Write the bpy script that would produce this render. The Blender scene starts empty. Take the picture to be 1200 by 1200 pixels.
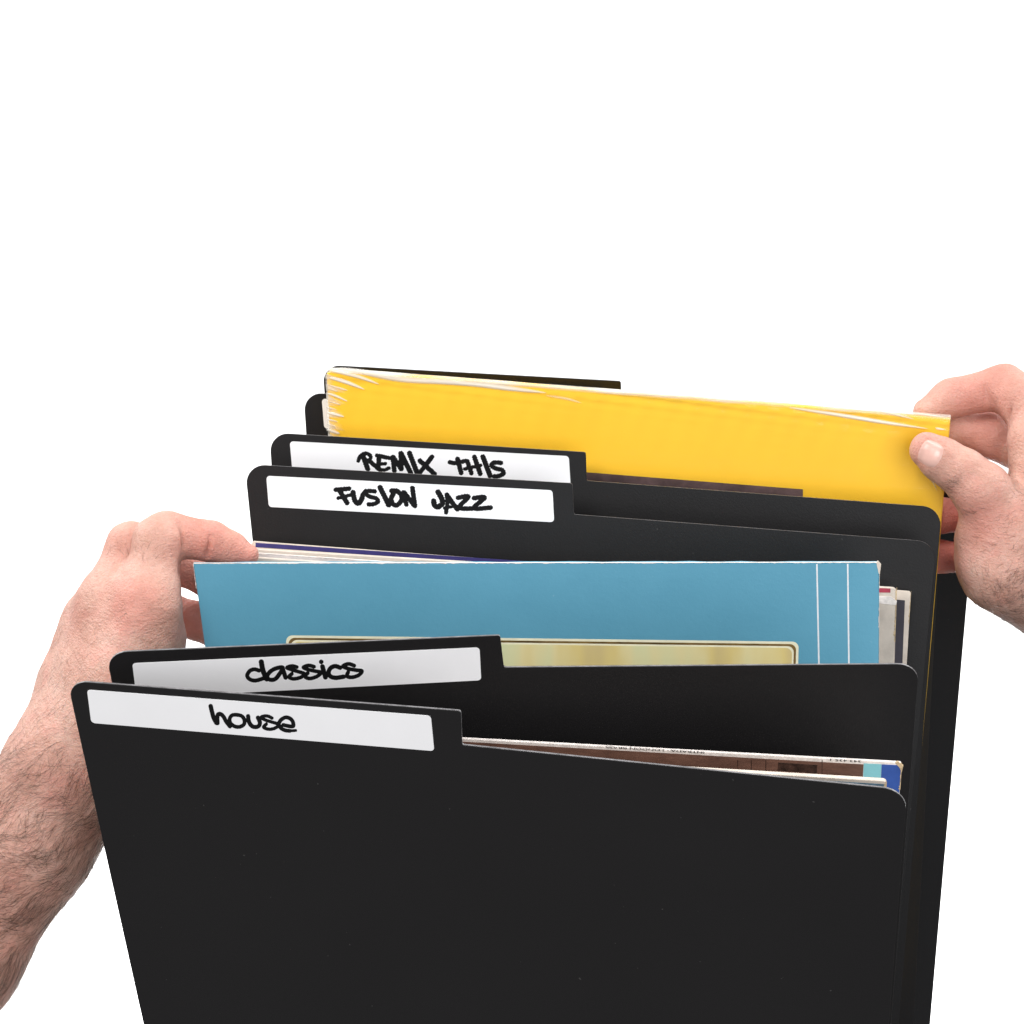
import bpy, bmesh, math, random
import numpy as np
from mathutils import Matrix, Vector

S = 0.001                      # all lengths below are millimetres
scn = bpy.context.scene
col = scn.collection
random.seed(7)
rng = np.random.default_rng(7)

# ------------------------------------------------------------------ camera
FPX = 2618.76                  # focal length in pixels of a 1200 px wide picture
CAM = np.array([-29.414, -792.987, 834.375])
RT = np.array([0.99997901, -0.00324077, -0.00561072])
UP = np.array([0.00647941, 0.50015401, 0.86591222])
FW = np.array([0.0, 0.8659304, -0.50016451])
cd = bpy.data.cameras.new('camera')
cam = bpy.data.objects.new('camera', cd)
col.objects.link(cam)
cd.sensor_width = 36.0
cd.lens = 36.0 * FPX / 1200.0
cd.clip_start = 0.05
cd.clip_end = 50.0
cam.matrix_world = Matrix(((RT[0], UP[0], -FW[0], CAM[0] * S), (RT[1], UP[1], -FW[1], CAM[1] * S),
                           (RT[2], UP[2], -FW[2], CAM[2] * S), (0, 0, 0, 1)))
scn.camera = cam

# ------------------------------------------------------------------ studio light
w = bpy.data.worlds.new('World')
scn.world = w
w.use_nodes = True
w.node_tree.nodes['Background'].inputs[0].default_value = (1.0, 1.0, 1.0, 1)
w.node_tree.nodes['Background'].inputs[1].default_value = 0.25


def area(name, loc, aim, size, power, color=(1, 1, 1), sy=None):
    l = bpy.data.lights.new(name, 'AREA')
    l.shape = 'RECTANGLE'
    l.size = size
    l.size_y = sy or size
    l.energy = power
    l.color = color
    o = bpy.data.objects.new(name, l)
    col.objects.link(o)
    o.location = loc
    d = Vector(aim) - Vector(loc)
    o.rotation_euler = d.to_track_quat('-Z', 'Y').to_euler()
    return o


area('softbox_key', (-0.75, -0.75, 1.75), (0, 0.05, 0.28), 0.9, 27, (1, 0.985, 0.97), 0.9)
area('softbox_fill', (0.65, -1.75, 1.25), (0, 0.0, 0.28), 1.5, 27, (0.97, 0.98, 1))
area('softbox_top', (0.15, 0.55, 1.6), (0, 0.12, 0.3), 0.9, 11, (1, 1, 1), 0.5)
area('added_backdrop_light', (-1.5, 1.3, 1.1), (-0.1, 2.1, -1.1), 1.0, 60)  # unseen lamps added to blow the backdrop out to white
area('added_backdrop_light', (1.5, 1.3, 1.1), (0.1, 2.1, -1.1), 1.0, 60)
area('added_backdrop_light', (0.0, 0.9, -0.1), (0.0, 1.8, -1.3), 1.2, 30)

scn.view_settings.view_transform = 'Standard'
scn.view_settings.look = 'None'
scn.view_settings.exposure = 0.0
scn.view_settings.gamma = 1.0


# ------------------------------------------------------------------ helpers
def tag(o, label=None, cat=None, group=None, kind=None):
    if label: o['label'] = label
    if cat: o['category'] = cat
    if group: o['group'] = group
    if kind: o['kind'] = kind
    return o


def obj(name, verts, faces, mat, parent=None, smooth=False):
    me = bpy.data.meshes.new(name)
    me.from_pydata([tuple(float(c) * S for c in v) for v in verts], [], [tuple(int(i) for i in f) for f in faces])
    me.update()
    if mat is not None:
        me.materials.append(mat)
    if smooth:
        me.shade_smooth()
    o = bpy.data.objects.new(name, me)
    col.objects.link(o)
    if parent is not None:
        o.parent = parent
    return o


class Plane:
    """A real flat sheet: origin at its lower left corner, U to the right, V up, N towards the viewer."""

    def __init__(self, O, U, V):
        self.O = np.array(O, float)
        self.U = np.array(U, float)
        self.V = np.array(V, float)
        self.U /= np.linalg.norm(self.U)
        self.V -= self.U * (self.U @ self.V)
        self.V /= np.linalg.norm(self.V)
        self.N = np.cross(self.U, self.V)

    def shifted(self, n):
        return Plane(self.O + self.N * n, self.U, self.V)

    def uv(self, px, py):
        d = FW + RT * (px - 600) / FPX + UP * (600 - py) / FPX
        t = ((self.O - CAM) @ self.N) / (d @ self.N)
        p = CAM + d * t - self.O
        return np.array([p @ self.U, p @ self.V])

    def p(self, u, v, n=0.0):
        return self.O + self.U * u + self.V * v + self.N * n

    def depth(self, px, py):
        q = self.p(*self.uv(px, py))
        return (q - CAM) @ FW


PL = {
    'F1': Plane((-195.6, -11.6, 0), (.9818, -.1893, .018), (-.0376, -.1005, .9942)),
    'F2': Plane((-186.6, -0.1, 0), (.9996, -.0067, .0278), (-.0282, -.0766, .9967)),
    'BL': Plane((-174.0, 10.3, 0), (.9998, -.0206, .0074), (-.0018, .2604, .9655)),
    'F3': Plane((-175.4, 55.5, 0), (.9937, -.1112, -.0153), (.0538, .3526, .9342)),
    'F4': Plane((-167.6, 88.6, 0), (.9924, -.123, -.0098), (.0523, .3479, .9361)),
    'Y': Plane((-142.1, 135.7, 0), (.9913, -.1299, -.0208), (.0557, .271, .961)),
    'F5': Plane((-145.8, 141.6, 0), (.9928, -.1198, -.0016), (.0341, .2695, .9624)),
    'F6': Plane((-128.8, 193.0, 0), (.9926, -.1205, .0166), (-.0006, .1316, .9913)),
}
PL['F5'] = PL['F5'].shifted(-20)
PL['F6'] = PL['F6'].shifted(-34)


def extend(pl, a, b, v=0.0):
    """Point at height v on the straight edge through the pixel points a and b."""
    A, B = pl.uv(*a), pl.uv(*b)
    t = (v - A[1]) / (B[1] - A[1])
    return A + (B - A) * t


def round_poly(pts, radii, seg=8):
    out = []
    n = len(pts)
    for i in range(n):
        p, r = np.array(pts[i]), radii[i]
        if r <= 0:
            out.append(p)
            continue
        a, b = np.array(pts[i - 1]) - p, np.array(pts[(i + 1) % n]) - p
        a /= np.linalg.norm(a)
        b /= np.linalg.norm(b)
        ang = math.acos(max(-1, min(1, a @ b)))
        t = r / math.tan(ang / 2)
        c = p + (a + b) / np.linalg.norm(a + b) * (r / math.sin(ang / 2))
        p0, p1 = p + a * t, p + b * t
        a0 = math.atan2(*(p0 - c)[::-1])
        a1 = math.atan2(*(p1 - c)[::-1])
        d = (a1 - a0 + math.pi) % (2 * math.pi) - math.pi
        for k in range(seg + 1):
            q = a0 + d * k / seg
            out.append(c + r * np.array([math.cos(q), math.sin(q)]))
    return out


def slab(name, pl, poly, t, mat, parent=None, bevel=0.25, n0=0.0, edge_mat=None):
    """Extruded polygon: front face at offset n0, thickness t away from the viewer, small rounded rims."""
    poly = [np.array(q) for q in poly]
    n = len(poly)
    ar = sum(poly[i][0] * poly[(i + 1) % n][1] - poly[(i + 1) % n][0] * poly[i][1] for i in range(n))
    if ar < 0:
        poly = poly[::-1]
    inner = []
    for i in range(n):
        e0 = poly[i] - poly[i - 1]
        e1 = poly[(i + 1) % n] - poly[i]
        e0 /= np.linalg.norm(e0) + 1e-9
        e1 /= np.linalg.norm(e1) + 1e-9
        m = np.array([-(e0[1] + e1[1]), e0[0] + e1[0]])
        l = np.linalg.norm(m)
        m = m / l / max(0.4, l / 2)
        inner.append(poly[i] + m * bevel)
    rings = [(inner, n0), (poly, n0 - bevel), (poly, n0 - t + bevel), (inner, n0 - t)]
    V, F = [], []
    for ring, z in rings:
        for q in ring:
            V.append(pl.p(q[0], q[1], z))
    for k in range(3):
        for i in range(n):
            j = (i + 1) % n
            F.append((k * n + i, (k + 1) * n + i, (k + 1) * n + j, k * n + j))
    F.append(tuple(range(n)))
    F.append(tuple(reversed(range(3 * n, 4 * n))))
    ob = obj(name, V, F, mat, parent)
    if edge_mat is not None:
        ob.data.materials.append(edge_mat)
        for p in ob.data.polygons[n:2 * n]:
            p.material_index = 1
    return ob


def thing(name, loc, label, cat, group=None):
    o = bpy.data.objects.new(name, None)
    o.empty_display_size = 0.02
    col.objects.link(o)
    tag(o, label, cat, group)
    return o


# ------------------------------------------------------------------ materials
def mat(name):
    m = bpy.data.materials.new(name)
    m.use_nodes = True
    nt = m.node_tree
    return m, nt, nt.nodes['Principled BSDF']


def node(nt, kind, **kw):
    n = nt.nodes.new(kind)
    for k, v in kw.items():
        if k in n.inputs:
            n.inputs[k].default_value = v
        else:
            setattr(n, k, v)
    return n


def noise(nt, scale, detail=4, rough=0.55, stretch=None):
    tc = node(nt, 'ShaderNodeTexCoord')
    nz = node(nt, 'ShaderNodeTexNoise', Scale=scale, Detail=detail, Roughness=rough)
    if stretch:
        mp = node(nt, 'ShaderNodeMapping')
        mp.inputs['Scale'].default_value = stretch
        nt.links.new(tc.outputs['Object'], mp.inputs[0])
        nt.links.new(mp.outputs[0], nz.inputs[0])
    else:
        nt.links.new(tc.outputs['Object'], nz.inputs[0])
    return nz


def ramp(nt, src, stops):
    r = node(nt, 'ShaderNodeValToRGB')
    e = r.color_ramp.elements
    while len(e) < len(stops):
        e.new(0.5)
    for i, (p, c) in enumerate(stops):
        e[i].position = p
        e[i].color = (c[0], c[1], c[2], 1)
    nt.links.new(src, r.inputs[0])
    return r


def bump(nt, src, bsdf, strength, dist):
    b = node(nt, 'ShaderNodeBump', Strength=strength, Distance=dist)
    nt.links.new(src, b.inputs['Height'])
    nt.links.new(b.outputs[0], bsdf.inputs['Normal'])
    return b


def mottled(name, base, var=0.08, rough=0.5, scale=60, bs=0.2, bd=0.0001, bscale=900, spec=0.5, coat=0.0, coat_r=0.1):
    m, nt, b = mat(name)
    n1 = noise(nt, scale, 6, 0.65)
    lo = [c * (1 - var) for c in base]
    hi = [min(1, c * (1 + var)) for c in base]
    r = ramp(nt, n1.outputs[0], [(0.35, lo), (0.65, hi)])
    nt.links.new(r.outputs[0], b.inputs['Base Color'])
    b.inputs['Roughness'].default_value = rough
    b.inputs['Specular IOR Level'].default_value = spec
    b.inputs['Coat Weight'].default_value = coat
    b.inputs['Coat Roughness'].default_value = coat_r
    n2 = noise(nt, bscale, 3, 0.6)
    bump(nt, n2.outputs[0], b, bs, bd)
    return m


M = {}


def plastic(name, base, rough, spec, dust):
    m, nt, b = mat(name)
    n1 = noise(nt, 12, 3, 0.5)
    r = ramp(nt, n1.outputs[0], [(0.3, [c * 0.95 for c in base]), (0.7, [c * 1.05 for c in base])])
    n2 = noise(nt, 330, 2, 0.5)                       # sparse pale dust and nicks
    r2 = ramp(nt, n2.outputs[0], [(0.765, (0, 0, 0)), (0.80, (dust, dust, dust))])
    mx = node(nt, 'ShaderNodeMix', data_type='RGBA')
    nt.links.new(r2.outputs[0], mx.inputs[0])
    nt.links.new(r.outputs[0], mx.inputs[6])
    mx.inputs[7].default_value = (0.30, 0.29, 0.28, 1)
    nt.links.new(mx.outputs[2], b.inputs['Base Color'])
    n4 = noise(nt, 9, 4, 0.6, (1, 1, 2))
    r4 = ramp(nt, n4.outputs[0], [(0.3, (rough * .85,) * 3), (0.7, (min(1, rough * 1.12),) * 3)])
    nt.links.new(r4.outputs[0], b.inputs['Roughness'])
    b.inputs['Specular IOR Level'].default_value = spec
    n3 = noise(nt, 1100, 3, 0.6)
    bump(nt, n3.outputs[0], b, 0.6, 0.00014)
    return m


M['plastic'] = plastic('black_matte_plastic', (0.0105, 0.0098, 0.0104), 0.5, 0.25, 0.13)
M['plastic_gloss'] = plastic('black_glossy_plastic', (0.010, 0.0095, 0.0105), 0.24, 0.5, 0.25)
M['edge_highlight'] = mottled('cut_edge_highlight', (0.14, 0.135, 0.14), 0.4, 0.4, 200, 0.1, 0.00005, 900, 0.5)  # cut rims coloured paler than the sheet to carry an edge highlight
M['paper'] = mottled('white_label_paper', (0.88, 0.875, 0.89), 0.012, 0.55, 40, 0.15, 0.00005, 1200, 0.3)
M['ink'] = mottled('black_marker_ink', (0.006, 0.006, 0.0065), 0.2, 0.6, 300, 0.1, 0.00002, 1500, 0.12)
M['yellow'] = mottled('yellow_cover_print', (0.94, 0.585, 0.035), 0.01, 0.42, 30, 0.05, 0.00005, 500, 0.4)
M['brown_print'] = mottled('dark_brown_print', (0.13, 0.083, 0.083), 0.35, 0.4, 60, 0.1, 0.00005, 800, 0.4)
M['cream'] = mottled('cream_aged_card', (0.66, 0.58, 0.50), 0.13, 0.7, 70, 0.4, 0.0002, 600, 0.25)
M['pale'] = mottled('pale_grey_card', (0.60, 0.57, 0.57), 0.14, 0.7, 90, 0.4, 0.0002, 500, 0.25)
M['worn'] = mottled('torn_white_card_fibre', (0.78, 0.72, 0.68), 0.15, 0.85, 400, 0.8, 0.0003, 900, 0.2)
M['tan'] = mottled('tan_torn_card', (0.58, 0.44, 0.27), 0.25, 0.85, 500, 0.8, 0.0003, 900, 0.2)
M['purple'] = mottled('violet_print', (0.042, 0.036, 0.17), 0.15, 0.4, 100, 0.1, 0.0001, 700, 0.4)
M['white_print'] = mottled('white_print', (0.80, 0.82, 0.84), 0.06, 0.5, 300, 0.1, 0.00005, 900, 0.3)
M['cyan'] = mottled('pale_cyan_print', (0.23, 0.56, 0.62), 0.06, 0.45, 90, 0.1, 0.0001, 700, 0.4)
M['royal'] = mottled('royal_blue_print', (0.035, 0.09, 0.34), 0.15, 0.4, 60, 0.1, 0.0001, 700, 0.4)
M['slate'] = mottled('slate_blue_print', (0.10, 0.17, 0.23), 0.5, 0.45, 120, 0.1, 0.0001, 700, 0.4)
M['red'] = mottled('crimson_print', (0.38, 0.03, 0.06), 0.3, 0.45, 200, 0.1, 0.0001, 700, 0.4)
M['charcoal'] = mottled('charcoal_print', (0.035, 0.03, 0.045), 0.2, 0.5, 100, 0.1, 0.0001, 700, 0.4)
M['backdrop'] = mottled('white_backdrop_paper', (0.9, 0.9, 0.9), 0.0, 0.9, 3, 0.0, 0.0001, 10, 0.1)


def card_blue():
    m, nt, b = mat('teal_blue_printed_card')
    n1 = noise(nt, 28, 7, 0.7)
    r = ramp(nt, n1.outputs[0], [(0.3, (0.094, 0.315, 0.450)), (0.7, (0.107, 0.343, 0.484))])
    n3 = noise(nt, 520, 3, 0.7)
    r3 = ramp(nt, n3.outputs[0], [(0.70, (0, 0, 0)), (0.78, (1, 1, 1))])
    mx = node(nt, 'ShaderNodeMix', data_type='RGBA')
    mul = node(nt, 'ShaderNodeMath', operation='MULTIPLY')
    mul.inputs[1].default_value = 0.25
    nt.links.new(r3.outputs[0], mul.inputs[0])
    nt.links.new(mul.outputs[0], mx.inputs[0])
    nt.links.new(r.outputs[0], mx.inputs[6])
    mx.inputs[7].default_value = (0.45, 0.6, 0.68, 1)
    nt.links.new(mx.outputs[2], b.inputs['Base Color'])
    b.inputs['Roughness'].default_value = 0.5
    n2 = noise(nt, 420, 5, 0.7)
    bump(nt, n2.outputs[0], b, 0.5, 0.00025)
    return m


def wood_print():
    m, nt, b = mat('brown_wood_photo_print')
    n1 = noise(nt, 60, 8, 0.75, (1, 1, 3))
    r = ramp(nt, n1.outputs[0], [(0.3, (0.075, 0.035, 0.025)), (0.55, (0.16, 0.078, 0.055)), (0.75, (0.23, 0.12, 0.085))])
    nt.links.new(r.outputs[0], b.inputs['Base Color'])
    b.inputs['Roughness'].default_value = 0.4
    return m


def picture_print():
    """Blurred yellow-green reeds of the cover picture."""
    m, nt, b = mat('yellow_green_picture_print')
    n1 = noise(nt, 26, 3, 0.5, (1, 1, 0.06))
    r = ramp(nt, n1.outputs[0], [(0.30, (0.56, 0.45, 0.24)), (0.42, (0.74, 0.60, 0.24)), (0.5, (0.78, 0.69, 0.36)),
                                 (0.60, (0.66, 0.72, 0.44)), (0.72, (0.70, 0.72, 0.58))])
    nt.links.new(r.outputs[0], b.inputs['Base Color'])
    b.inputs['Roughness'].default_value = 0.42
    return m


def film():
    """Clear shrink film: mostly see-through, glossy, with stretched wrinkles."""
    m, nt, b = mat('clear_shrink_film')
    out = nt.nodes['Material Output']
    tr = node(nt, 'ShaderNodeBsdfTransparent')
    gl = node(nt, 'ShaderNodeBsdfGlossy', Roughness=0.10)
    fr = node(nt, 'ShaderNodeFresnel', IOR=1.28)
    mx = node(nt, 'ShaderNodeMixShader')
    n1 = noise(nt, 40, 4, 0.6, (0.35, 1, 2.4))
    bp = node(nt, 'ShaderNodeBump', Strength=0.35, Distance=0.0012)
    nt.links.new(n1.outputs[0], bp.inputs['Height'])
    nt.links.new(bp.outputs[0], gl.inputs['Normal'])
    nt.links.new(fr.outputs[0], mx.inputs[0])
    nt.links.new(tr.outputs[0], mx.inputs[1])
    nt.links.new(gl.outputs[0], mx.inputs[2])
    nt.links.new(mx.outputs[0], out.inputs['Surface'])
    return m


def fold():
    """Bunched film: whitish base colour carries the light its folds reflect."""
    m, nt, b = mat('gathered_film_sheen')
    b.inputs['Base Color'].default_value = (0.93, 0.87, 0.76, 1)  # whitish tint stands in for streaks of light on the gathered film
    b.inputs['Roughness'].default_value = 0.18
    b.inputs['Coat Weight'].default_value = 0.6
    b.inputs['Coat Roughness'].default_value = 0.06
    at = node(nt, 'ShaderNodeAttribute', attribute_name='painted_sheen')
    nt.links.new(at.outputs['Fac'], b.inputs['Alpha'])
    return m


M['blue'] = card_blue()
M['wood'] = wood_print()
M['picture'] = picture_print()
M['film'] = film()
M['fold'] = fold()


# ------------------------------------------------------------------ backdrop: a white paper sweep, wall curving into floor
prof = [(4.2, 3.0), (4.2, 0.6)]
for k in range(1, 13):
    a = math.pi / 2 * k / 12
    prof.append((4.2 - 1.6 * (1 - math.cos(a)), 0.6 - 1.6 * math.sin(a) - 0.0))
prof.append((0.75, -1.0))
V, F = [], []
for y, z in prof:
    V += [(-4500, y * 1000, z * 1000), (4500, y * 1000, z * 1000)]
for i in range(len(prof) - 1):
    F.append((2 * i, 2 * i + 1, 2 * i + 3, 2 * i + 2))
bd = obj('backdrop', V, F, M['backdrop'], None, True)
tag(bd, kind='structure')


# ------------------------------------------------------------------ lettering drawn as 2-D distance fields on the label planes
def catmull(pts, n=8):
    if len(pts) < 3:
        return [np.array(p, float) for p in pts]
    P = [np.array(p, float) for p in pts]
    closed = np.allclose(P[0], P[-1])
    out = []
    for i in range(len(P) - 1):
        p1, p2 = P[i], P[i + 1]
        p0 = P[i - 1] if i > 0 else (P[-2] if closed else p1)
        p3 = P[i + 2] if i + 2 < len(P) else (P[1] if closed else p2)
        for k in range(n):
            t = k / n
            out.append(0.5 * (2 * p1 + (p2 - p0) * t + (2 * p0 - 5 * p1 + 4 * p2 - p3) * t * t + (3 * p1 - p0 - 3 * p2 + p3) * t ** 3))
    out.append(P[-1])
    return out


def lettering(name, pl, strokes, n_off, parent, step=0.42, rough=0.12, mat_=None):
    segs = []
    for (ox, oy, sc, hw, pts) in strokes:
        hw = hw + (0.85 if rough > 0.1 else 0.65) * sc
        c = catmull([(ox + x / sc, oy + y / sc) for x, y in pts])
        if len(c) == 1:
            c = [c[0], c[0] + 0.01]
        for a, b in zip(c, c[1:]):
            segs.append((a, b, hw / sc))
    A = np.array([s[0] for s in segs]); B = np.array([s[1] for s in segs]); R = np.array([s[2] for s in segs])
    lo = np.minimum(A, B).min(0) - 4
    hi = np.maximum(A, B).max(0) + 4
    nx, ny = int((hi[0] - lo[0]) / step) + 1, int((hi[1] - lo[1]) / step) + 1
    X, Y = np.meshgrid(lo[0] + np.arange(nx) * step, lo[1] + np.arange(ny) * step, indexing='ij')
    D = np.full(X.shape, 1e9)
    for a, b, r in zip(A, B, R):
        ab = b - a
        t = np.clip(((X - a[0]) * ab[0] + (Y - a[1]) * ab[1]) / (ab @ ab + 1e-9), 0, 1)
        D = np.minimum(D, np.hypot(X - a[0] - t * ab[0], Y - a[1] - t * ab[1]) - r)
    D += rough * (np.sin(X * 2.1 + Y * 1.3) + np.sin(X * 1.1 - Y * 2.7 + 1) + np.sin(X * 4.3 + 3 * np.sin(Y * 1.7)))
    verts, faces, vid = [], [], {}

    def vert(key, x, y):
        if key not in vid:
            vid[key] = len(verts)
            u, v = pl.uv(x, y)
            verts.append(pl.p(u, v, n_off))
        return vid[key]
    ins = D < 0
    cnt = ins[:-1, :-1].astype(int) + ins[1:, :-1] + ins[1:, 1:] + ins[:-1, 1:]
    for i, j in zip(*np.nonzero(cnt)):
        cs = [(i, j), (i + 1, j), (i + 1, j + 1), (i, j + 1)]
        f = []
        for k in range(4):
            a, b = cs[k], cs[(k + 1) % 4]
            da, db = D[a], D[b]
            if da < 0:
                f.append(vert(a, X[a], Y[a]))
            if (da < 0) != (db < 0):
                t = da / (da - db)
                key = (min(a, b), max(a, b))
                f.append(vert(key, X[a] + (X[b] - X[a]) * t, Y[a] + (Y[b] - Y[a]) * t))
        if len(f) >= 3:
            faces.append(tuple(reversed(f)))
    # faces must look at the camera
    return obj(name, verts, faces, mat_ or M['ink'], parent)


def st(ox, oy, sc, items):
    return [(ox, oy, sc, hw, pts) for hw, pts in items]


HOUSE = st(240, 820, 20, [
    (40, [(138, 150), (165, 270), (210, 430), (275, 545)]),
    (36, [(300, 550), (295, 430), (310, 345), (370, 335), (440, 400), (500, 510), (590, 625)]),
    (33, [(720, 352), (625, 375), (580, 460), (610, 560), (710, 628), (830, 632), (920, 570), (925, 470), (860, 380), (720, 352)]),
    (38, [(1015, 385), (1030, 500), (1085, 600), (1170, 640), (1265, 615), (1290, 530), (1245, 420)]),
    (28, [(1575, 430), (1480, 385), (1380, 385), (1320, 420), (1420, 475), (1560, 520), (1690, 560), (1715, 615), (1620, 675), (1490, 690), (1380, 645), (1440, 572)]),
    (34, [(1840, 590), (1950, 615), (2070, 620), (2060, 510), (1990, 435), (1890, 415), (1790, 470), (1735, 570), (1780, 660), (1880, 715), (1990, 730)]),
    (22, [(1990, 730), (2130, 720)])])
CLASSICS = st(280, 755, 15, [
    (26, [(350, 462), (270, 440), (190, 470), (145, 550), (190, 615), (290, 638), (430, 600)]),
    (36, [(393, 310), (425, 470), (490, 610)]),
    (28, [(770, 412), (640, 428), (540, 490), (495, 570), (540, 622), (630, 615), (700, 540), (770, 412)]),
    (30, [(765, 420), (820, 585)]),
    (24, [(1015, 400), (930, 382), (845, 410), (910, 440), (1040, 480), (1150, 520), (1090, 580), (960, 608), (880, 575), (930, 520)]),
    (24, [(1320, 395), (1225, 372), (1135, 405), (1200, 440), (1340, 472), (1440, 495), (1380, 560), (1250, 602), (1165, 570), (1210, 505)]),
    (32, [(1468, 392), (1520, 580)]), (30, [(1445, 308), (1448, 310)]),
    (30, [(1780, 412), (1690, 385), (1610, 420), (1575, 500), (1610, 565), (1700, 590), (1840, 570)]),
    (25, [(2025, 375), (1925, 345), (1830, 385), (1920, 428), (2060, 455), (2160, 470), (2110, 540), (1990, 580), (1900, 560), (1920, 490)])])
FUSION = st(380, 560, 12, [
    (23, [(160, 168), (350, 152)]), (26, [(215, 180), (320, 350)]), (15, [(195, 285), (370, 240)]),
    (27, [(405, 205), (430, 320), (480, 357), (520, 310), (545, 240), (585, 190)]),
    (21, [(710, 190), (620, 185), (580, 220), (640, 262), (730, 290), (755, 335), (690, 370), (625, 372)]),
    (28, [(785, 135), (905, 380)]),
    (25, [(945, 182), (1020, 185), (1080, 240), (1085, 310), (1030, 380), (970, 370), (940, 300), (970, 230)]),
    (23, [(1110, 205), (1155, 375)]), (24, [(1125, 205), (1265, 390)]), (25, [(1240, 145), (1275, 395)]),
    (29, [(1600, 200), (1650, 290), (1660, 360), (1600, 408), (1552, 385), (1538, 325)]),
    (20, [(1722, 240), (1732, 370), (1712, 485)]), (26, [(1725, 240), (1790, 335), (1870, 440)]), (13, [(1692, 425), (1820, 400)]),
    (24, [(1880, 280), (2025, 265), (1900, 415), (2080, 432)]), (24, [(2105, 285), (2255, 278), (2105, 425), (2340, 418)])])
REMIX = st(410, 515, 12, [
    (26, [(185, 230), (250, 410)]), (17, [(118, 300), (150, 232), (220, 195), (285, 225), (285, 275), (240, 300)]),
    (22, [(270, 300), (420, 425)]),
    (20, [(380, 225), (560, 262)]), (24, [(410, 235), (400, 400)]), (14, [(410, 348), (500, 340)]), (15, [(400, 420), (480, 430), (550, 402)]),
    (24, [(605, 250), (625, 440)]), (24, [(610, 250), (720, 415)]), (24, [(715, 195), (725, 410)]), (26, [(720, 195), (855, 470)]),
    (27, [(838, 192), (945, 470)]), (25, [(985, 300), (1190, 485)]), (23, [(1155, 245), (985, 465)]),
    (21, [(1405, 320), (1490, 332), (1620, 302)]), (25, [(1515, 275), (1565, 470)]),
    (22, [(1650, 305), (1710, 475)]), (25, [(1752, 248), (1832, 480)]), (15, [(1615, 415), (1840, 362)]),
    (27, [(1872, 245), (1972, 510)]),
    (22, [(2125, 330), (2030, 325), (1990, 365), (2050, 405), (2140, 432), (2160, 480), (2090, 515), (2030, 518)])])


# ------------------------------------------------------------------ the black dividers
def divider(key, A, B, C, D, L, R1, R2, label, label_px=None, letters=None, gloss=False, mat_=None, rt=(9, 1.2, 1.0, 9.5), t=1.1):
    pl = PL[key]
    A, B, C, D = [(x, y + 1.3) for x, y in (A, B, C, D)]      # the rim's own thickness shows above the front face
    a, b, c, d = [pl.uv(*q) for q in (A, B, C, D)]
    bl = extend(pl, A, L, -110)
    br = extend(pl, R1, R2, -110)
    poly = round_poly([bl, br, d, c, b, a], [2, 2, rt[3], rt[2], rt[1], rt[0]])
    o = thing('record_divider', None, label, 'record divider', 'black tabbed record dividers')
    slab('sheet', pl, poly, t, mat_ or M['plastic'], o, 0.18, edge_mat=M['edge_highlight'])
    if label_px:
        q = [pl.uv(*p) for p in label_px]
        lb = slab('label', pl, round_poly(q, [1.7] * 4, 6), 0.16, M['paper'], o, 0.04, n0=0.15)
        if letters:
            lettering('lettering', pl.shifted(0.17), letters, 0.0, lb, rough=0.16 if key in ('F3', 'F4') else 0.05)
    return o


divider('F1', (78.5, 796.5), (540, 832), (541.5, 871.9), (1063, 925), (168, 1200), (1062.5, 953), (1043, 1197),
        'frontmost black record divider, its white tab label hand-lettered house',
        [(102, 808), (505, 838.5), (509, 880), (107, 847)], HOUSE)
divider('F2', (124, 763.5), (586, 743.5), (590.5, 781), (1077.5, 777), (131, 800), (1066, 950), (1046, 1194),
        'black record divider standing before the blue cover, tab label lettered classics',
        [(155, 777), (562, 758.5), (564, 797), (160, 818)], CLASSICS)
divider('F3', (286.5, 542.5), (670.5, 565), (672.5, 601.5), (1098, 634), (296.5, 640), (1095.5, 670), (1077, 860),
        'black record divider whose white tab label is brush-lettered fusion jazz',
        [(312, 557.5), (647.5, 574.5), (649.5, 612), (315, 594)], FUSION)
divider('F4', (315.5, 505.5), (686.5, 528.5), (687.5, 562), (1104, 593.5), (319, 560), (1104, 612), (1087, 810),
        'black record divider right behind the fusion jazz one, tab label brush-lettered remix this',
        [(339.5, 517), (666.5, 534.5), (669, 572), (343, 556)], REMIX)
divider('F5', (355.5, 458.5), (700, 481), (701, 512), (1106, 548), (359.5, 520), (1108, 640), (1094, 860),
        'black record divider mostly hidden behind the yellow record, only its rounded left corner showing',
        [(377, 467), (690, 487), (691, 520), (380, 502)])
divider('F6', (378, 426.5), (727.5, 445.5), (728.5, 473), (1151, 498), (384, 520), (1135, 690), (1090, 1200),
        'rearmost glossy black record divider rising behind the yellow record', mat_=M['plastic_gloss'])


# ------------------------------------------------------------------ record sleeves
def ragged(name, pl, pts_uv, width, depth, mat_, parent, n_off, seed, along_step=1.2):
    """A torn strip of bare card along an edge: irregular inner outline, real thickness."""
    r = random.Random(seed)
    a, b = np.array(pts_uv[0]), np.array(pts_uv[1])
    L = np.linalg.norm(b - a)
    e = (b - a) / L
    n = np.array([-e[1], e[0]]) * (-1)
    N = max(4, int(L / along_step))
    top, bot = [], []
    for i in range(N + 1):
        s = L * i / N
        wv = width * (0.25 + 0.75 * r.random() ** 2) * (0.5 + 0.5 * abs(math.sin(s * 0.21 + seed)))
        top.append(a + e * s)
        bot.append(a + e * s + n * wv)
    V = [pl.p(q[0], q[1], n_off) for q in top] + [pl.p(q[0], q[1], n_off) for q in bot] + [pl.p(q[0], q[1], n_off - depth) for q in top]
    F = []
    for i in range(N):
        F.append((i, i + 1, N + 2 + i, N + 1 + i))
        F.append((i, 2 * N + 2 + i, 2 * N + 3 + i, i + 1))
    return obj(name, V, F, mat_, parent)


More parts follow.
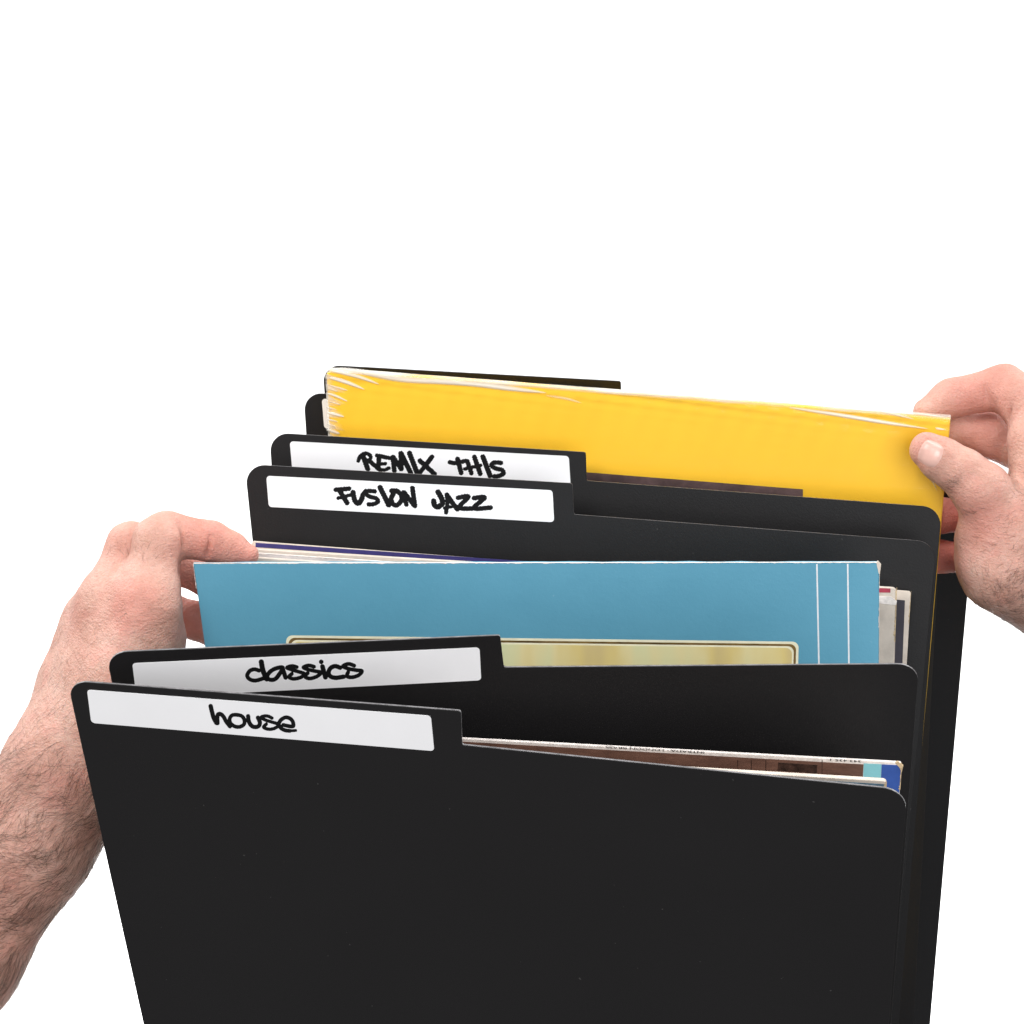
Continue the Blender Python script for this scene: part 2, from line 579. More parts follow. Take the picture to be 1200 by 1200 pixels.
def flat(name, pl, px, mat_, parent, n_off=0.12, t=0.1, r=0.0):
    q = [pl.uv(*p) for p in px]
    return slab(name, pl, round_poly(q, [r] * len(q)) if r else q, t, mat_, parent, 0.02, n0=n_off)


# --- the blue sleeve held by the left hand
pb = PL['BL']
o = thing('record_sleeve', None, 'worn teal blue record sleeve with two thin white vertical lines near its right edge', 'record sleeve')
A, D_ = pb.uv(226.5, 660.5), pb.uv(1030.5, 659.5)
bl = extend(pb, (226.5, 660.5), (240, 757), 12)
br = extend(pb, (1030.5, 659.5), (1030, 778), 12)
top = []
r_ = random.Random(3)
for i in range(41):                                     # slightly uneven upper edge
    f = i / 40
    q = D_ + (A - D_) * f
    top.append(q + np.array([0, r_.uniform(-0.22, 0.22) if 0 < i < 40 else 0]))
slab('cover', pb, [bl, br] + top, 3.0, M['blue'], o, 0.35)
ragged('worn_edge', pb, (A + [0, .25], D_ + [0, .25]), 0.55, 0.9, M['worn'], o, 0.10, 5)
ragged('worn_edge', pb, (D_ + [0.2, 0], pb.uv(1030.6, 690)), 0.5, 0.9, M['worn'], o, 0.11, 8, 0.7)
ragged('worn_edge', pb, (pb.uv(1030.5, 712), pb.uv(1030.3, 735)), 0.7, 0.9, M['worn'], o, 0.11, 12, 0.6)
ragged('worn_edge', pb, (pb.uv(229.8, 690), A + [-0.1, 0]), 0.5, 0.9, M['worn'], o, 0.11, 14, 0.8)
flat('torn_corner', pb, [(1027, 659), (1029, 657), (1032.5, 661), (1031, 673), (1029.5, 672)], M['cream'], o, 0.3, 0.8)
for xa, xb in ((957.3, 959.6), (993.4, 994.8)):
    q = [pb.uv(xa - .9, 661.0), pb.uv(xa + .9, 661.0), extend(pb, (xa + .9, 661), (xb + .9, 776), 20), extend(pb, (xa - .9, 661), (xb - .9, 776), 20)]
    slab('white_line', pb, q, 0.1, M['white_print'], o, 0.02, n0=0.08)
# framed cover picture: pale rounded border, brown inner line, blurred reeds
def frame_ring(name, inset, mat_, n):
    tl, tr = pb.uv(335, 744.5), pb.uv(936, 752)
    tl = tl + [inset, -inset]; tr = tr + [-inset, -inset]
    bl_, br_ = np.array([tl[0] + 1, 60 + inset]), np.array([tr[0], 60 + inset])
    return slab(name, pb, round_poly([bl_, br_, tr, tl], [3] * 4, 6), 0.06 + n * .1, mat_, o, 0.02, n0=n)
M['frame_cream'] = mottled('cream_frame_print', (0.85, 0.82, 0.60), 0.08, 0.5, 100, 0.1, 0.00005, 900, 0.3)
M['frame_brown'] = mottled('brown_frame_print', (0.16, 0.10, 0.03), 0.5, 0.5, 60, 0.1, 0.00005, 900, 0.3)
frame_ring('picture_border', 0, M['frame_cream'], 0.05)
frame_ring('picture_line', 1.15, M['frame_brown'], 0.09)
frame_ring('picture_highlight', 2.2, M['frame_cream'], 0.13)
frame_ring('cover_picture', 3.0, M['picture'], 0.17)


def sleeve(pl, tl, tr, lpx, rpx, t, mat_, label, group='record sleeves between the dividers', vb=10, rt=0.6, edge=0.2):
    o = thing('record_sleeve', None, label, 'record sleeve', group)
    a, d = pl.uv(*tl), pl.uv(*tr)
    b0 = extend(pl, tl, lpx, vb)
    b1 = extend(pl, tr, rpx, vb)
    slab('cover', pl, round_poly([b0, b1, d, a], [0.5, 0.5, rt, rt], 4), t, mat_, o, edge)
    return o, a, d


# --- stack behind the blue sleeve, leaning on the fusion jazz divider
def between(k, f_top, f_bot):
    """A plane lying f of the way from the blue sleeve's plane to the fusion jazz divider's plane."""
    a, b = PL['BL'], PL['F3']
    o0 = a.O * (1 - f_bot) + b.O * f_bot
    t = a.p(0, 320) * (1 - f_top) + b.p(0, 320) * f_top
    U = a.U * (1 - f_top) + b.U * f_top
    return Plane(o0, U, t - o0)


pp = between(0, 0.93, 0.90)
o, a, d = sleeve(pp, (294.5, 634), (1067.5, 693), (303, 720), (1062, 790), 1.2, M['cream'],
                 'cream record sleeve with a violet stripe along its top, leaning on the fusion jazz divider', rt=1.2)
q = [pp.uv(299.5, 636), pp.uv(900, 677), pp.uv(900, 682.2), pp.uv(299.5, 641.2)]
slab('violet_stripe', pp, q, 0.1, M['purple'], o, 0.02, n0=0.08)
flat('dark_panel', pp, [(900, 690), (1060.5, 703.5), (1057, 790), (900, 790)], M['charcoal'], o, 0.1)
ragged('worn_edge', pp, (d + [0.1, 0.1], extend(pp, (1067.5, 692), (1062, 790), 270)), 0.7, 0.5, M['tan'], o, 0.05, 31, 0.8)
# tiny print running along the spine
def tiny_text(body, size, pl, at_px, ang_flip, mat_, parent, n_off, name='lettering', squeeze=1.0, crop=None):
    cu = bpy.data.curves.new(name, 'FONT')
    cu.body = body
    cu.size = 1.0
    tmp = bpy.data.objects.new('tmp', cu)
    col.objects.link(tmp)
    bpy.context.view_layer.update()
    me = bpy.data.meshes.new_from_object(tmp.evaluated_get(bpy.context.evaluated_depsgraph_get()))
    bpy.data.objects.remove(tmp)
    u0, v0 = pl.uv(*at_px[0])
    u1, v1 = pl.uv(*at_px[1])
    e = np.array([u1 - u0, v1 - v0]); L = np.linalg.norm(e); e /= L
    n = np.array([-e[1], e[0]])
    xs = [v.co.x for v in me.vertices]
    wd = max(xs)
    for v in me.vertices:
        x = v.co.x / wd * L
        y = v.co.y * size
        P = np.array([u0, v0]) + e * x + n * y
        v.co = Vector([float(c) * S for c in pl.p(P[0], P[1], n_off)])
    me.materials.clear()
    me.materials.append(mat_)
    ob = bpy.data.objects.new(name, me)
    col.objects.link(ob)
    ob.parent = parent
    return ob


po = between(0, 0.70, 0.72)
o, a, d = sleeve(po, (268, 641), (1051, 688.5), (276, 730), (1048, 790), 1.5, M['cream'],
                 'thick cream record sleeve with frayed corners and a red mark, behind the blue sleeve', rt=2.2, edge=0.6)
flat('red_mark', po, [(1010, 688.5), (1043.5, 689.5), (1043.5, 694.5), (1010, 694)], M['red'], o, 0.15)
flat('frayed_fold', po, [(1015, 697.5), (1044, 699), (1051, 704), (1050, 709), (1015, 705)], M['worn'], o, 0.5, 0.5)
ragged('worn_edge', po, (pl_ := d + [0.1, 0.0], extend(po, (1051, 686), (1048, 790), 262)), 1.3, 1.2, M['tan'], o, 0.12, 41, 0.7)
pq = between(0, 0.58, 0.6)
o, a, d = sleeve(pq, (262, 645.5), (1026, 697), (270, 730), (1024, 790), 1.5, M['pale'],
                 'pale grey record sleeve pressed between the blue sleeve and the thick cream one', rt=1.0, edge=0.5)
ragged('worn_edge', pq, (a + [0, .1], d + [0, .1]), 0.8, 1.0, M['worn'], o, 0.10, 51)
pq2 = between(0, 0.48, 0.5)
o, a, d = sleeve(pq2, (258, 650), (1024, 702), (266, 730), (1022, 790), 1.5, M['cream'],
                 'cream record sleeve directly behind the blue one, only its upper rim showing', rt=1.0, edge=0.5)

# --- sleeves behind the front divider
def before_f2(f, back):
    a, b = PL['F1'], PL['F2']
    U = a.U * (1 - f) + b.U * f
    o0 = a.O * (1 - f) + b.O * f
    t = a.p(0, 320) * (1 - f) + b.p(0, 320) * f
    return Plane(o0, U, t - o0)


ps = before_f2(0.62, 0)
o, a, d = sleeve(ps, (112, 842.3), (1056.5, 893.8), (160, 1100), (1040, 1150), 1.2, M['worn'],
                 'record sleeve with brown wood print and blue right corner, behind the house divider', rt=1.0)
flat('wood_print', ps, [(120, 845), (1012, 895.7), (1006, 985), (130, 960)], M['wood'], o, 0.08)
flat('cyan_stripe', ps, [(1012.3, 894.5), (1033, 895.5), (1029, 985), (1007, 985)], M['cyan'], o, 0.10)
flat('blue_corner', ps, [(1033.2, 895.7), (1054, 896.6), (1055.5, 901), (1050, 985), (1029.2, 985)], M['royal'], o, 0.10)
ragged('worn_edge', ps, (d + [0.15, 0.1], ps.uv(1055, 925)), 0.9, 0.8, M['tan'], o, 0.2, 61, 0.6)
flat('torn_corner', ps, [(1049, 893.5), (1052, 892), (1058.5, 897), (1056.5, 905), (1054, 899)], M['tan'], o, 0.35, 0.8)
M['door_dark'] = mottled('dark_carved_wood_print', (0.045, 0.022, 0.016), 0.7, 0.45, 260, 0.1, 0.00005, 900, 0.3)
flat('carved_panel', ps, [(912, 893.3), (958, 896.3), (957, 906), (911, 903)], M['door_dark'], o, 0.14)
for x in (864, 880, 897, 963):
    flat('wood_joint', ps, [(x, 890.5), (x + .9, 890.5), (x + .5, 935), (x - .4, 935)], M['door_dark'], o, 0.13)
tiny_text('INTRADA · LONDON BRASS', 1.75, ps, [(826, 880.3), (710, 873.7)], 1, M['ink'], o, 0.2)
tiny_text('343 435 1', 1.8, ps, [(1010, 890.6), (973, 888.6)], 1, M['ink'], o, 0.2)

pt = before_f2(0.32, 0)
o, a, d = sleeve(pt, (100, 859.5), (1039, 915.6), (150, 1100), (1024, 1150), 2.0, M['cream'],
                 'cream-edged slate blue record sleeve right behind the house divider, only its top right edge showing', rt=1.6)
flat('slate_print', pt, [(110, 863.5), (1036, 918.8), (1026, 1000), (130, 1000)], M['slate'], o, 0.08)
ragged('worn_edge', pt, (d + [0.1, 0.05], pt.uv(1038.5, 930)), 1.2, 0.8, M['tan'], o, 0.2, 71, 0.5)

# --- the shrink-wrapped yellow record
py_ = PL['Y']
o = thing('sealed_record', None, 'shrink-wrapped yellow record held at its right corner by thumb and fingers', 'record')
TY = 3.6
tl = py_.uv(381.5, 434.5); tr = py_.uv(1114, 490.5)
bl = extend(py_, (381.5, 436), (385, 500), 12)
br = extend(py_, (1114, 490.5), (1087, 800), 12)
br[0] = max(br[0], 300)
ytop = [py_.uv(x, y) for x, y in ((1114, 490.5), (1060, 486), (900, 472), (727, 459.3), (600, 448.5), (500, 441), (386, 434.5), (382.6, 438))]
slab('cover', py_, [bl, br] + ytop, TY, M['yellow'], o, 0.5)
flat('brown_band', py_, [(560, 543.4), (941, 573.4), (940, 640), (560, 640)], M['brown_print'], o, 0.06, 0.05)
# film: a closed, gently wavy envelope a little proud of the cover
def film_sheet():
    nu, nv = 120, 60
    Vv, Ff = [], []
    topv = lambda f: tl + (tr - tl) * f
    for i in range(nu + 1):
        f = i / nu
        T = topv(f)
        B = bl + (br - bl) * f
        for j in range(nv + 1):
            g = (j / nv) ** 2.0
            q = T + (B - T) * g
            edge = math.exp(-g * 22) + math.exp(-f * 26) * .9 + math.exp(-(1 - f) * 40) * .5
            wob = edge * 0.22 * (math.sin(f * 160 + g * 60) + math.sin(g * 420 - f * 20))
            Vv.append(py_.p(q[0], q[1], 0.75 + wob))
    for i in range(nu):
        for j in range(nv):
            k = i * (nv + 1) + j
            Ff.append((k, k + 1, k + nv + 2, k + nv + 1))
    n0 = len(Vv)
    for i in range(nu + 1):                                # over the top edge
        T = topv(i / nu)
        for m_ in range(1, 5):
            an = m_ / 4 * math.pi / 2
            Vv.append(py_.p(T[0], T[1] + 0.9 * math.sin(an), 0.75 - (TY + 1.0) * (m_ / 4)))
    for i in range(nu):
        for m_ in range(4):
            a0 = (i * (nv + 1)) if m_ == 0 else n0 + i * 4 + m_ - 1
            a1 = ((i + 1) * (nv + 1)) if m_ == 0 else n0 + (i + 1) * 4 + m_ - 1
            Ff.append((a0, a1, n0 + (i + 1) * 4 + m_, n0 + i * 4 + m_))
    return obj('shrink_film', Vv, Ff, M['film'], o, True)


wrap = film_sheet()


def crease(pts, w0, painted_sheen, bow=0.0):
    """A raised fold of film: a tapered ridge; its painted sheen fades towards the rims."""
    c = catmull(pts, 10)
    n = len(c)
    w0, painted_sheen = w0 * 1.3, min(1, painted_sheen * 1.25)
    Vv, Ff, At = [], [], []
    prof = [(-1, 0.0, 0.0), (-0.55, 0.30, 0.55), (0, 0.5, 1.0), (0.55, 0.30, 0.55), (1, 0.0, 0.0)]
    for i, q in enumerate(c):
        f = i / (n - 1)
        t_ = c[min(n - 1, i + 1)] - c[max(0, i - 1)]
        t_ = t_ / (np.linalg.norm(t_) + 1e-9)
        nn = np.array([-t_[1], t_[0]])
        ww = w0 * (math.sin(math.pi * min(1, f * .92 + .08)) ** 0.6)
        for s_, h_, m_ in prof:
            P = q + nn * s_ * ww
            u, v = py_.uv(*P)
            Vv.append(py_.p(u, v, 0.95 + h_))
            At.append(m_ * painted_sheen * (math.sin(math.pi * (0.04 + 0.92 * f)) ** 0.5))
    for i in range(n - 1):
        for k in range(4):
            a_ = i * 5 + k
            Ff.append((a_, a_ + 1, a_ + 6, a_ + 5))
    ob = obj('film_crease', Vv, Ff, M['fold'], o, True)
    at = ob.data.attributes.new('painted_sheen', 'FLOAT', 'POINT')
    at.data.foreach_set('value', At)
    return ob


def top_sheen():  # pale strip over the top edge, reflected light put into its colour
    Vv, Ff, At = [], [], []
    n = 90
    for i in range(n + 1):
        f = i / n
        T = tl + (tr - tl) * f
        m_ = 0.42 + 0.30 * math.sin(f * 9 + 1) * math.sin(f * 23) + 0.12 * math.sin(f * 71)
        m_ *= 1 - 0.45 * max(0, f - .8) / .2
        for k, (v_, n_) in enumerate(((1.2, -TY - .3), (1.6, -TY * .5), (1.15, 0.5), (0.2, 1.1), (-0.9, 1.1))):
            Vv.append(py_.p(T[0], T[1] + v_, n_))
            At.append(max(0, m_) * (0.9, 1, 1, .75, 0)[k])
    for i in range(n):
        for k in range(4):
            a_ = i * 5 + k
            Ff.append((a_, a_ + 1, a_ + 6, a_ + 5))
    ob = obj('film_sheen_strip', Vv, Ff, M['fold'], o, True)
    at = ob.data.attributes.new('painted_sheen', 'FLOAT', 'POINT')
    at.data.foreach_set('value', At)


top_sheen()


def side_sheen():  # pale strip fading in from the left edge, its sheen painted in
    Vv, Ff, At = [], [], []
    A0, B0 = py_.uv(381.5, 437), py_.uv(385, 512)
    n = 60
    for i in range(n + 1):
        f = i / n
        T = A0 + (B0 - A0) * f
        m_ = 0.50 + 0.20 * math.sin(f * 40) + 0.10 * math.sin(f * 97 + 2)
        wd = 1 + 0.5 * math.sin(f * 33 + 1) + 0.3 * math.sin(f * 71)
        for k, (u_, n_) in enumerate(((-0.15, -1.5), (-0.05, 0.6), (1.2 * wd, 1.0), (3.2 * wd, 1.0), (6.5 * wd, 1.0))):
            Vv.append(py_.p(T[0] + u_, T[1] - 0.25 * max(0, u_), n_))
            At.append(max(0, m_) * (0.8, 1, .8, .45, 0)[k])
    for i in range(n):
        for k in range(4):
            a_ = i * 5 + k
            Ff.append((a_, a_ + 5, a_ + 6, a_ + 1))
    ob = obj('film_sheen_strip', Vv, Ff, M['fold'], o, True)
    at = ob.data.attributes.new('painted_sheen', 'FLOAT', 'POINT')
    at.data.foreach_set('value', At)


side_sheen()
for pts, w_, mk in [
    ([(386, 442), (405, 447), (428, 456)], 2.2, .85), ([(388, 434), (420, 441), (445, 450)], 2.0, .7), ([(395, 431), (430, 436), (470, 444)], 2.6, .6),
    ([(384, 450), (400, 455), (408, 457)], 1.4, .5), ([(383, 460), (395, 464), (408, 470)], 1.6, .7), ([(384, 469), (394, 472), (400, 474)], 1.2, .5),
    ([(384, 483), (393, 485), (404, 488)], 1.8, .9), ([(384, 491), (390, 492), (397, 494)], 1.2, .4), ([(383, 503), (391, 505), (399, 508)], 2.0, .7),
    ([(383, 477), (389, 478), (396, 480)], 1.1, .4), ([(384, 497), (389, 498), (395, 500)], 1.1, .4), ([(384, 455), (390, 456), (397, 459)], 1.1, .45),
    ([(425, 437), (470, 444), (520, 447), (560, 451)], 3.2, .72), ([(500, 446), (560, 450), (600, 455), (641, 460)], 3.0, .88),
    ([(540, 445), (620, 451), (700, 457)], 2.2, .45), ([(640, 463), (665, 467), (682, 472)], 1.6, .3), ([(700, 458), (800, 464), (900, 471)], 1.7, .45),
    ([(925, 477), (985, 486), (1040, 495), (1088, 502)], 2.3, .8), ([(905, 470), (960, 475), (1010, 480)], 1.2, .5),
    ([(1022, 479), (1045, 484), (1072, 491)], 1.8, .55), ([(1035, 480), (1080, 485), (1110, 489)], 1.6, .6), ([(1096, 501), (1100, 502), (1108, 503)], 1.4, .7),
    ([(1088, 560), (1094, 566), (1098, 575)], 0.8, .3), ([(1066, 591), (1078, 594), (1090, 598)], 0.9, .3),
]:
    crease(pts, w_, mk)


# ------------------------------------------------------------------ hands: smooth blended bodies in camera-aligned millimetres
def cpt(px, py, d):
    return np.array([(px - 600) * d / FPX, (600 - py) * d / FPX, -d])


def to_world(P):
    P = np.asarray(P)
    return CAM + P[:, :1] * RT + P[:, 1:2] * UP - P[:, 2:3] * FW


def cap(P, a, b, ra, rb):
    ab = b - a
    t = np.clip(((P - a) @ ab) / (ab @ ab + 1e-9), 0, 1)
    d = np.linalg.norm(P - a - t[:, None] * ab, axis=1)
    return d - (ra + (rb - ra) * t)


def smin(a, b, k):
    h = np.maximum(k - np.abs(a - b), 0) / k
    return np.minimum(a, b) - h * h * k * 0.25


def chain_sdf(P, joints, k=3.0):
    d = None
    for (a, ra), (b, rb) in zip(joints, joints[1:]):
        c = cap(P, a, b, ra, rb)
        d = c if d is None else smin(d, c, k)
    return d


def surface_nets(fn, lo, hi, h):
    n = np.ceil((hi - lo) / h).astype(int) + 1
    ax = [lo[i] + h * np.arange(n[i]) for i in range(3)]
    q = 6                                                  # coarse pass first, fine values only near the skin
    nc = (n + q - 1) // q
    axc = [lo[i] + h * (q * np.arange(nc[i]) + (q - 1) / 2) for i in range(3)]
    Gc = np.stack(np.meshgrid(*axc, indexing='ij'), -1).reshape(-1, 3)
    Dc = fn(Gc).reshape(nc)
    D = Dc.repeat(q, 0).repeat(q, 1).repeat(q, 2)[:n[0], :n[1], :n[2]].copy()
    near = np.argwhere(np.abs(D) < h * q * 1.25)
    for s in range(0, len(near), 300000):
        k = near[s:s + 300000]
        D[k[:, 0], k[:, 1], k[:, 2]] = fn(lo + h * k)
    ins = D < 0
    nx, ny, nz = n
    acc = np.zeros((nx - 1, ny - 1, nz - 1, 3))
    cnt = np.zeros((nx - 1, ny - 1, nz - 1))
    offs = [(0, 0, 0), (1, 0, 0), (0, 1, 0), (1, 1, 0), (0, 0, 1), (1, 0, 1), (0, 1, 1), (1, 1, 1)]
    def corner(A, o):
        return A[o[0]:nx - 1 + o[0], o[1]:ny - 1 + o[1], o[2]:nz - 1 + o[2]]
    for i in range(8):
        for j in range(i + 1, 8):
            oi, oj = np.array(offs[i]), np.array(offs[j])
            if np.abs(oi - oj).sum() != 1:
                continue
            da, db = corner(D, offs[i]), corner(D, offs[j])
            m = (da < 0) != (db < 0)
            t = np.where(m, da / np.where(m, da - db, 1), 0)
            for a in range(3):
                acc[..., a] += np.where(m, oi[a] + (oj[a] - oi[a]) * t, 0)
            cnt += m
    act = cnt > 0
    idx = -np.ones(act.shape, int)
    idx[act] = np.arange(act.sum())
    ii = np.argwhere(act)
    V = lo + (ii + acc[act] / cnt[act][:, None]) * h
    Fs = []
    for a in range(3):
        b, c = (a + 1) % 3, (a + 2) % 3
        sl0 = [slice(None)] * 3; sl1 = [slice(None)] * 3
        sl0[a] = slice(0, -1); sl1[a] = slice(1, None)
        m = ins[tuple(sl0)] != ins[tuple(sl1)]
        e = np.argwhere(m)
        ok = (e[:, b] > 0) & (e[:, c] > 0) & (e[:, b] < n[b] - 1) & (e[:, c] < n[c] - 1)
        e = e[ok]
        flip = ins[tuple(sl0)][tuple(e.T)]
        q = []
        for ob_, oc in ((0, 0), (-1, 0), (-1, -1), (0, -1)):
            k = e.copy(); k[:, b] += ob_; k[:, c] += oc
            q.append(idx[tuple(k.T)])
        q = np.stack(q, 1)
        q[~flip] = q[~flip][:, ::-1]
        Fs.append(q)
    return V, np.concatenate(Fs)


def grad(fn, P, e=0.25):
    g = np.zeros_like(P)
    for a in range(3):
        d = np.zeros(3); d[a] = e
        g[:, a] = (fn(P + d) - fn(P - d)) / (2 * e)
    return g


def skin_mat():
    m, nt, b = mat('pale_pink_skin')
    n1 = noise(nt, 34, 5, 0.6)
    r = ramp(nt, n1.outputs[0], [(0.30, (0.50, 0.255, 0.195)), (0.50, (0.59, 0.34, 0.27)), (0.72, (0.65, 0.42, 0.345))])
    n2 = noise(nt, 420, 4, 0.7)
    r2 = ramp(nt, n2.outputs[0], [(0.35, (0.88, 0.84, 0.82)), (0.65, (1, 1, 1))])
    mx = node(nt, 'ShaderNodeMix', data_type='RGBA', blend_type='MULTIPLY')
    mx.inputs[0].default_value = 1.0
    nt.links.new(r.outputs[0], mx.inputs[6])
    nt.links.new(r2.outputs[0], mx.inputs[7])
    n4 = noise(nt, 75, 3, 0.6)
    r4 = ramp(nt, n4.outputs[0], [(0.52, (0, 0, 0)), (0.75, (0.5, 0.5, 0.5))])
    mr = node(nt, 'ShaderNodeMix', data_type='RGBA')
    nt.links.new(r4.outputs[0], mr.inputs[0])
    nt.links.new(mx.outputs[2], mr.inputs[6])
    mr.inputs[7].default_value = (0.63, 0.27, 0.22, 1)
    mx = mr
    at = node(nt, 'ShaderNodeAttribute', attribute_name='blush_shade')
    mb = node(nt, 'ShaderNodeMix', data_type='RGBA')
    nt.links.new(at.outputs['Fac'], mb.inputs[0])
    nt.links.new(mx.outputs[2], mb.inputs[6])
    mb.inputs[7].default_value = (0.60, 0.19, 0.15, 1)
    nt.links.new(mb.outputs[2], b.inputs['Base Color'])
    b.inputs['Roughness'].default_value = 0.52
    b.inputs['Specular IOR Level'].default_value = 0.35
    b.inputs['Subsurface Weight'].default_value = 0.22
    b.inputs['Subsurface Radius'].default_value = (1.0, 0.35, 0.2)
    b.inputs['Subsurface Scale'].default_value = 0.004
    tc = node(nt, 'ShaderNodeTexCoord')
    vo = node(nt, 'ShaderNodeTexVoronoi', Scale=620)
    vo.feature = 'DISTANCE_TO_EDGE'
    nt.links.new(tc.outputs['Object'], vo.inputs[0])
    n3 = noise(nt, 260, 5, 0.65, (1, 1, 2.6))
    ad = node(nt, 'ShaderNodeMath', operation='MULTIPLY_ADD')
    ad.inputs[1].default_value = 0.6
    nt.links.new(vo.outputs['Distance'], ad.inputs[0])
    nt.links.new(n3.outputs[0], ad.inputs[2])
    bump(nt, ad.outputs[0], b, 0.8, 0.0008)
    return m


M['skin'] = skin_mat()
M['hair'] = mottled('dark_brown_hair', (0.050, 0.028, 0.016), 0.3, 0.45, 300, 0, 0.0001, 300, 0.4)


def build_body(fn, pts, blush_shade, parent, h=1.1):
    lo = np.min([p - r for p, r in pts], 0) - 4
    hi = np.max([p + r for p, r in pts], 0) + 4
    V_, F_ = surface_nets(fn, lo, hi, h)
    for _ in range(3):
        g = grad(fn, V_)
        V_ = V_ - g * (fn(V_) / np.maximum((g * g).sum(1), 0.2))[:, None]
    g = grad(fn, V_)
    N_ = g / (np.linalg.norm(g, axis=1)[:, None] + 1e-9)
    ob = obj('skin', to_world(V_), F_, M['skin'], parent, True)
    bl_ = np.zeros(len(V_))
    for c, r, s_ in blush_shade:
        bl_ = np.maximum(bl_, s_ * np.exp(-((V_ - c) ** 2).sum(1) / (r * r)))
    at = ob.data.attributes.new('blush_shade', 'FLOAT', 'POINT')
    at.data.foreach_set('value', bl_)
    return ob, V_, N_


def px_of(P):
    return 600 + FPX * P[:, 0] / -P[:, 2], 600 - FPX * P[:, 1] / -P[:, 2]


def hair(fn, V_, N_, density, length, direction, parent, seed, width=0.058, lift=0.22, curl=0.5):
    """Fine tapering hairs rooted on the skin; direction(px, py) gives the flow in the picture plane of the camera-aligned frame."""
    g_ = np.random.default_rng(seed)
    px, py = px_of(V_)
    den = density(px, py) * np.clip(N_[:, 2] + 0.35, 0, 1)
    pick = np.nonzero(g_.random(len(V_)) < den)[0]
    n = len(pick)
    if n == 0:
        return
    root = V_[pick] + g_.normal(0, 0.45, (n, 3))
    nr = N_[pick]
    dr = direction(px[pick], py[pick])
    ang = g_.normal(0, 0.33, n) + 0.5 * np.sin(root[:, 0] * 0.13 + root[:, 1] * 0.17 + seed) + 0.3 * np.sin(root[:, 1] * 0.31 - root[:, 0] * 0.23)
    c, s_ = np.cos(ang), np.sin(ang)
    dr = np.stack([dr[:, 0] * c - dr[:, 1] * s_, dr[:, 0] * s_ + dr[:, 1] * c, np.zeros(n)], 1)
    L = length(px[pick], py[pick]) * g_.uniform(0.45, 1.15, n)
    bend = g_.normal(0, curl, n)
    seg = 5
    P = root.copy()
    pts = [P - nr * 0.3]
    for k in range(seg):
        a_ = bend * (k / seg)
        d2 = np.stack([dr[:, 0] * np.cos(a_) - dr[:, 1] * np.sin(a_), dr[:, 0] * np.sin(a_) + dr[:, 1] * np.cos(a_), np.zeros(n)], 1)
        g = grad(fn, P, 0.3)
        nn = g / (np.linalg.norm(g, axis=1)[:, None] + 1e-9)
        t_ = d2 - nn * (d2 * nn).sum(1)[:, None]
        t_ /= np.linalg.norm(t_, axis=1)[:, None] + 1e-9
        P = P + (t_ + nn * lift * (0.9 if k < 2 else 0.05)) * (L / seg)[:, None]
        dd = fn(P)
        P = P + nn * np.maximum(0.12 - dd, 0)[:, None]
        pts.append(P.copy())
    pts = np.array(pts)                                # seg+1, n, 3
    wd = width * g_.uniform(0.6, 1.3, n)
    V2, F2 = [], []
    rings = []
    for k in range(seg + 1):
        t_ = pts[min(seg, k + 1)] - pts[max(0, k - 1)]
        t_ /= np.linalg.norm(t_, axis=1)[:, None] + 1e-9
        s1 = np.cross(t_, np.array([0.1, 0.2, 1.0])); s1 /= np.linalg.norm(s1, axis=1)[:, None] + 1e-9
        s2 = np.cross(t_, s1)
        r = (wd * (1 - 0.8 * k / seg))[:, None]
        rings.append([pts[k] + s1 * r, pts[k] - s1 * r * .5 + s2 * r * .87, pts[k] - s1 * r * .5 - s2 * r * .87])
    A = np.array(rings).transpose(2, 0, 1, 3).reshape(-1, 3)   # n, seg+1, 3
    base = np.arange(n)[:, None] * (3 * (seg + 1))
    fl = []
    for k in range(seg):
        for e in range(3):
            f = (e + 1) % 3
            fl.append(np.array([3 * k + e, 3 * k + f, 3 * k + 3 + f, 3 * k + 3 + e]))
    Fh = (base[:, None, :] + np.array(fl)[None]).reshape(-1, 4)
    ob = obj('arm_hair', to_world(A), Fh, M['hair'], parent)
    ob['kind'] = 'stuff'
    return ob


# ---------------- left hand
DB = PL['BL'].depth(240, 665)


def L_(px, py, dd, r):
    return (cpt(px, py, DB + dd), r)


lh_index = [L_(170, 712, -6, 12.5), L_(186, 634, 2, 11.4), L_(196, 627, 7, 10.6), L_(246, 634, 11, 9.2), L_(270, 643, 12, 7.6), L_(290, 650.5, 12, 5.4)]
lh_middle = [L_(128, 705, 6, 12), L_(153, 640, 14, 11), L_(168, 645, 28, 9.5), L_(212, 664, 36, 8.4), L_(250, 686, 32, 7.5)]
lh_ring = [L_(112, 725, 22, 11), L_(140, 690, 44, 9.5), L_(190, 712, 48, 8.6), L_(228, 727, 44, 8.6), L_(262, 746, 38, 8)]
lh_meta = [
    [L_(170, 712, -10, 13), L_(140, 800, -12, 16), L_(100, 880, -5, 19)],
    [L_(127, 705, 5, 12.5), L_(112, 790, 3, 15), L_(88, 885, 2, 20)],
    [L_(110, 722, 20, 12), L_(92, 800, 16, 14), L_(80, 885, 10, 19)],
    [L_(96, 748, 30, 10.5), L_(82, 810, 26, 13), L_(72, 885, 18, 18)],
    [L_(174, 700, 2, 11), L_(180, 750, 4, 13.5), L_(158, 810, 4, 18), L_(110, 890, 8, 19)],
]
lh_arm = [L_(88, 885, 5, 23.5), L_(66, 930, 4, 27), L_(34, 985, 4, 29), L_(-60, 1118, 2, 32), L_(-90, 1160, 2, 33)]
tend = [(L_(160, 730, -19.5, 1.6), L_(120, 820, -25.5, 1.8)), (L_(124, 720, -8, 1.8), L_(106, 810, -14, 1.8))]


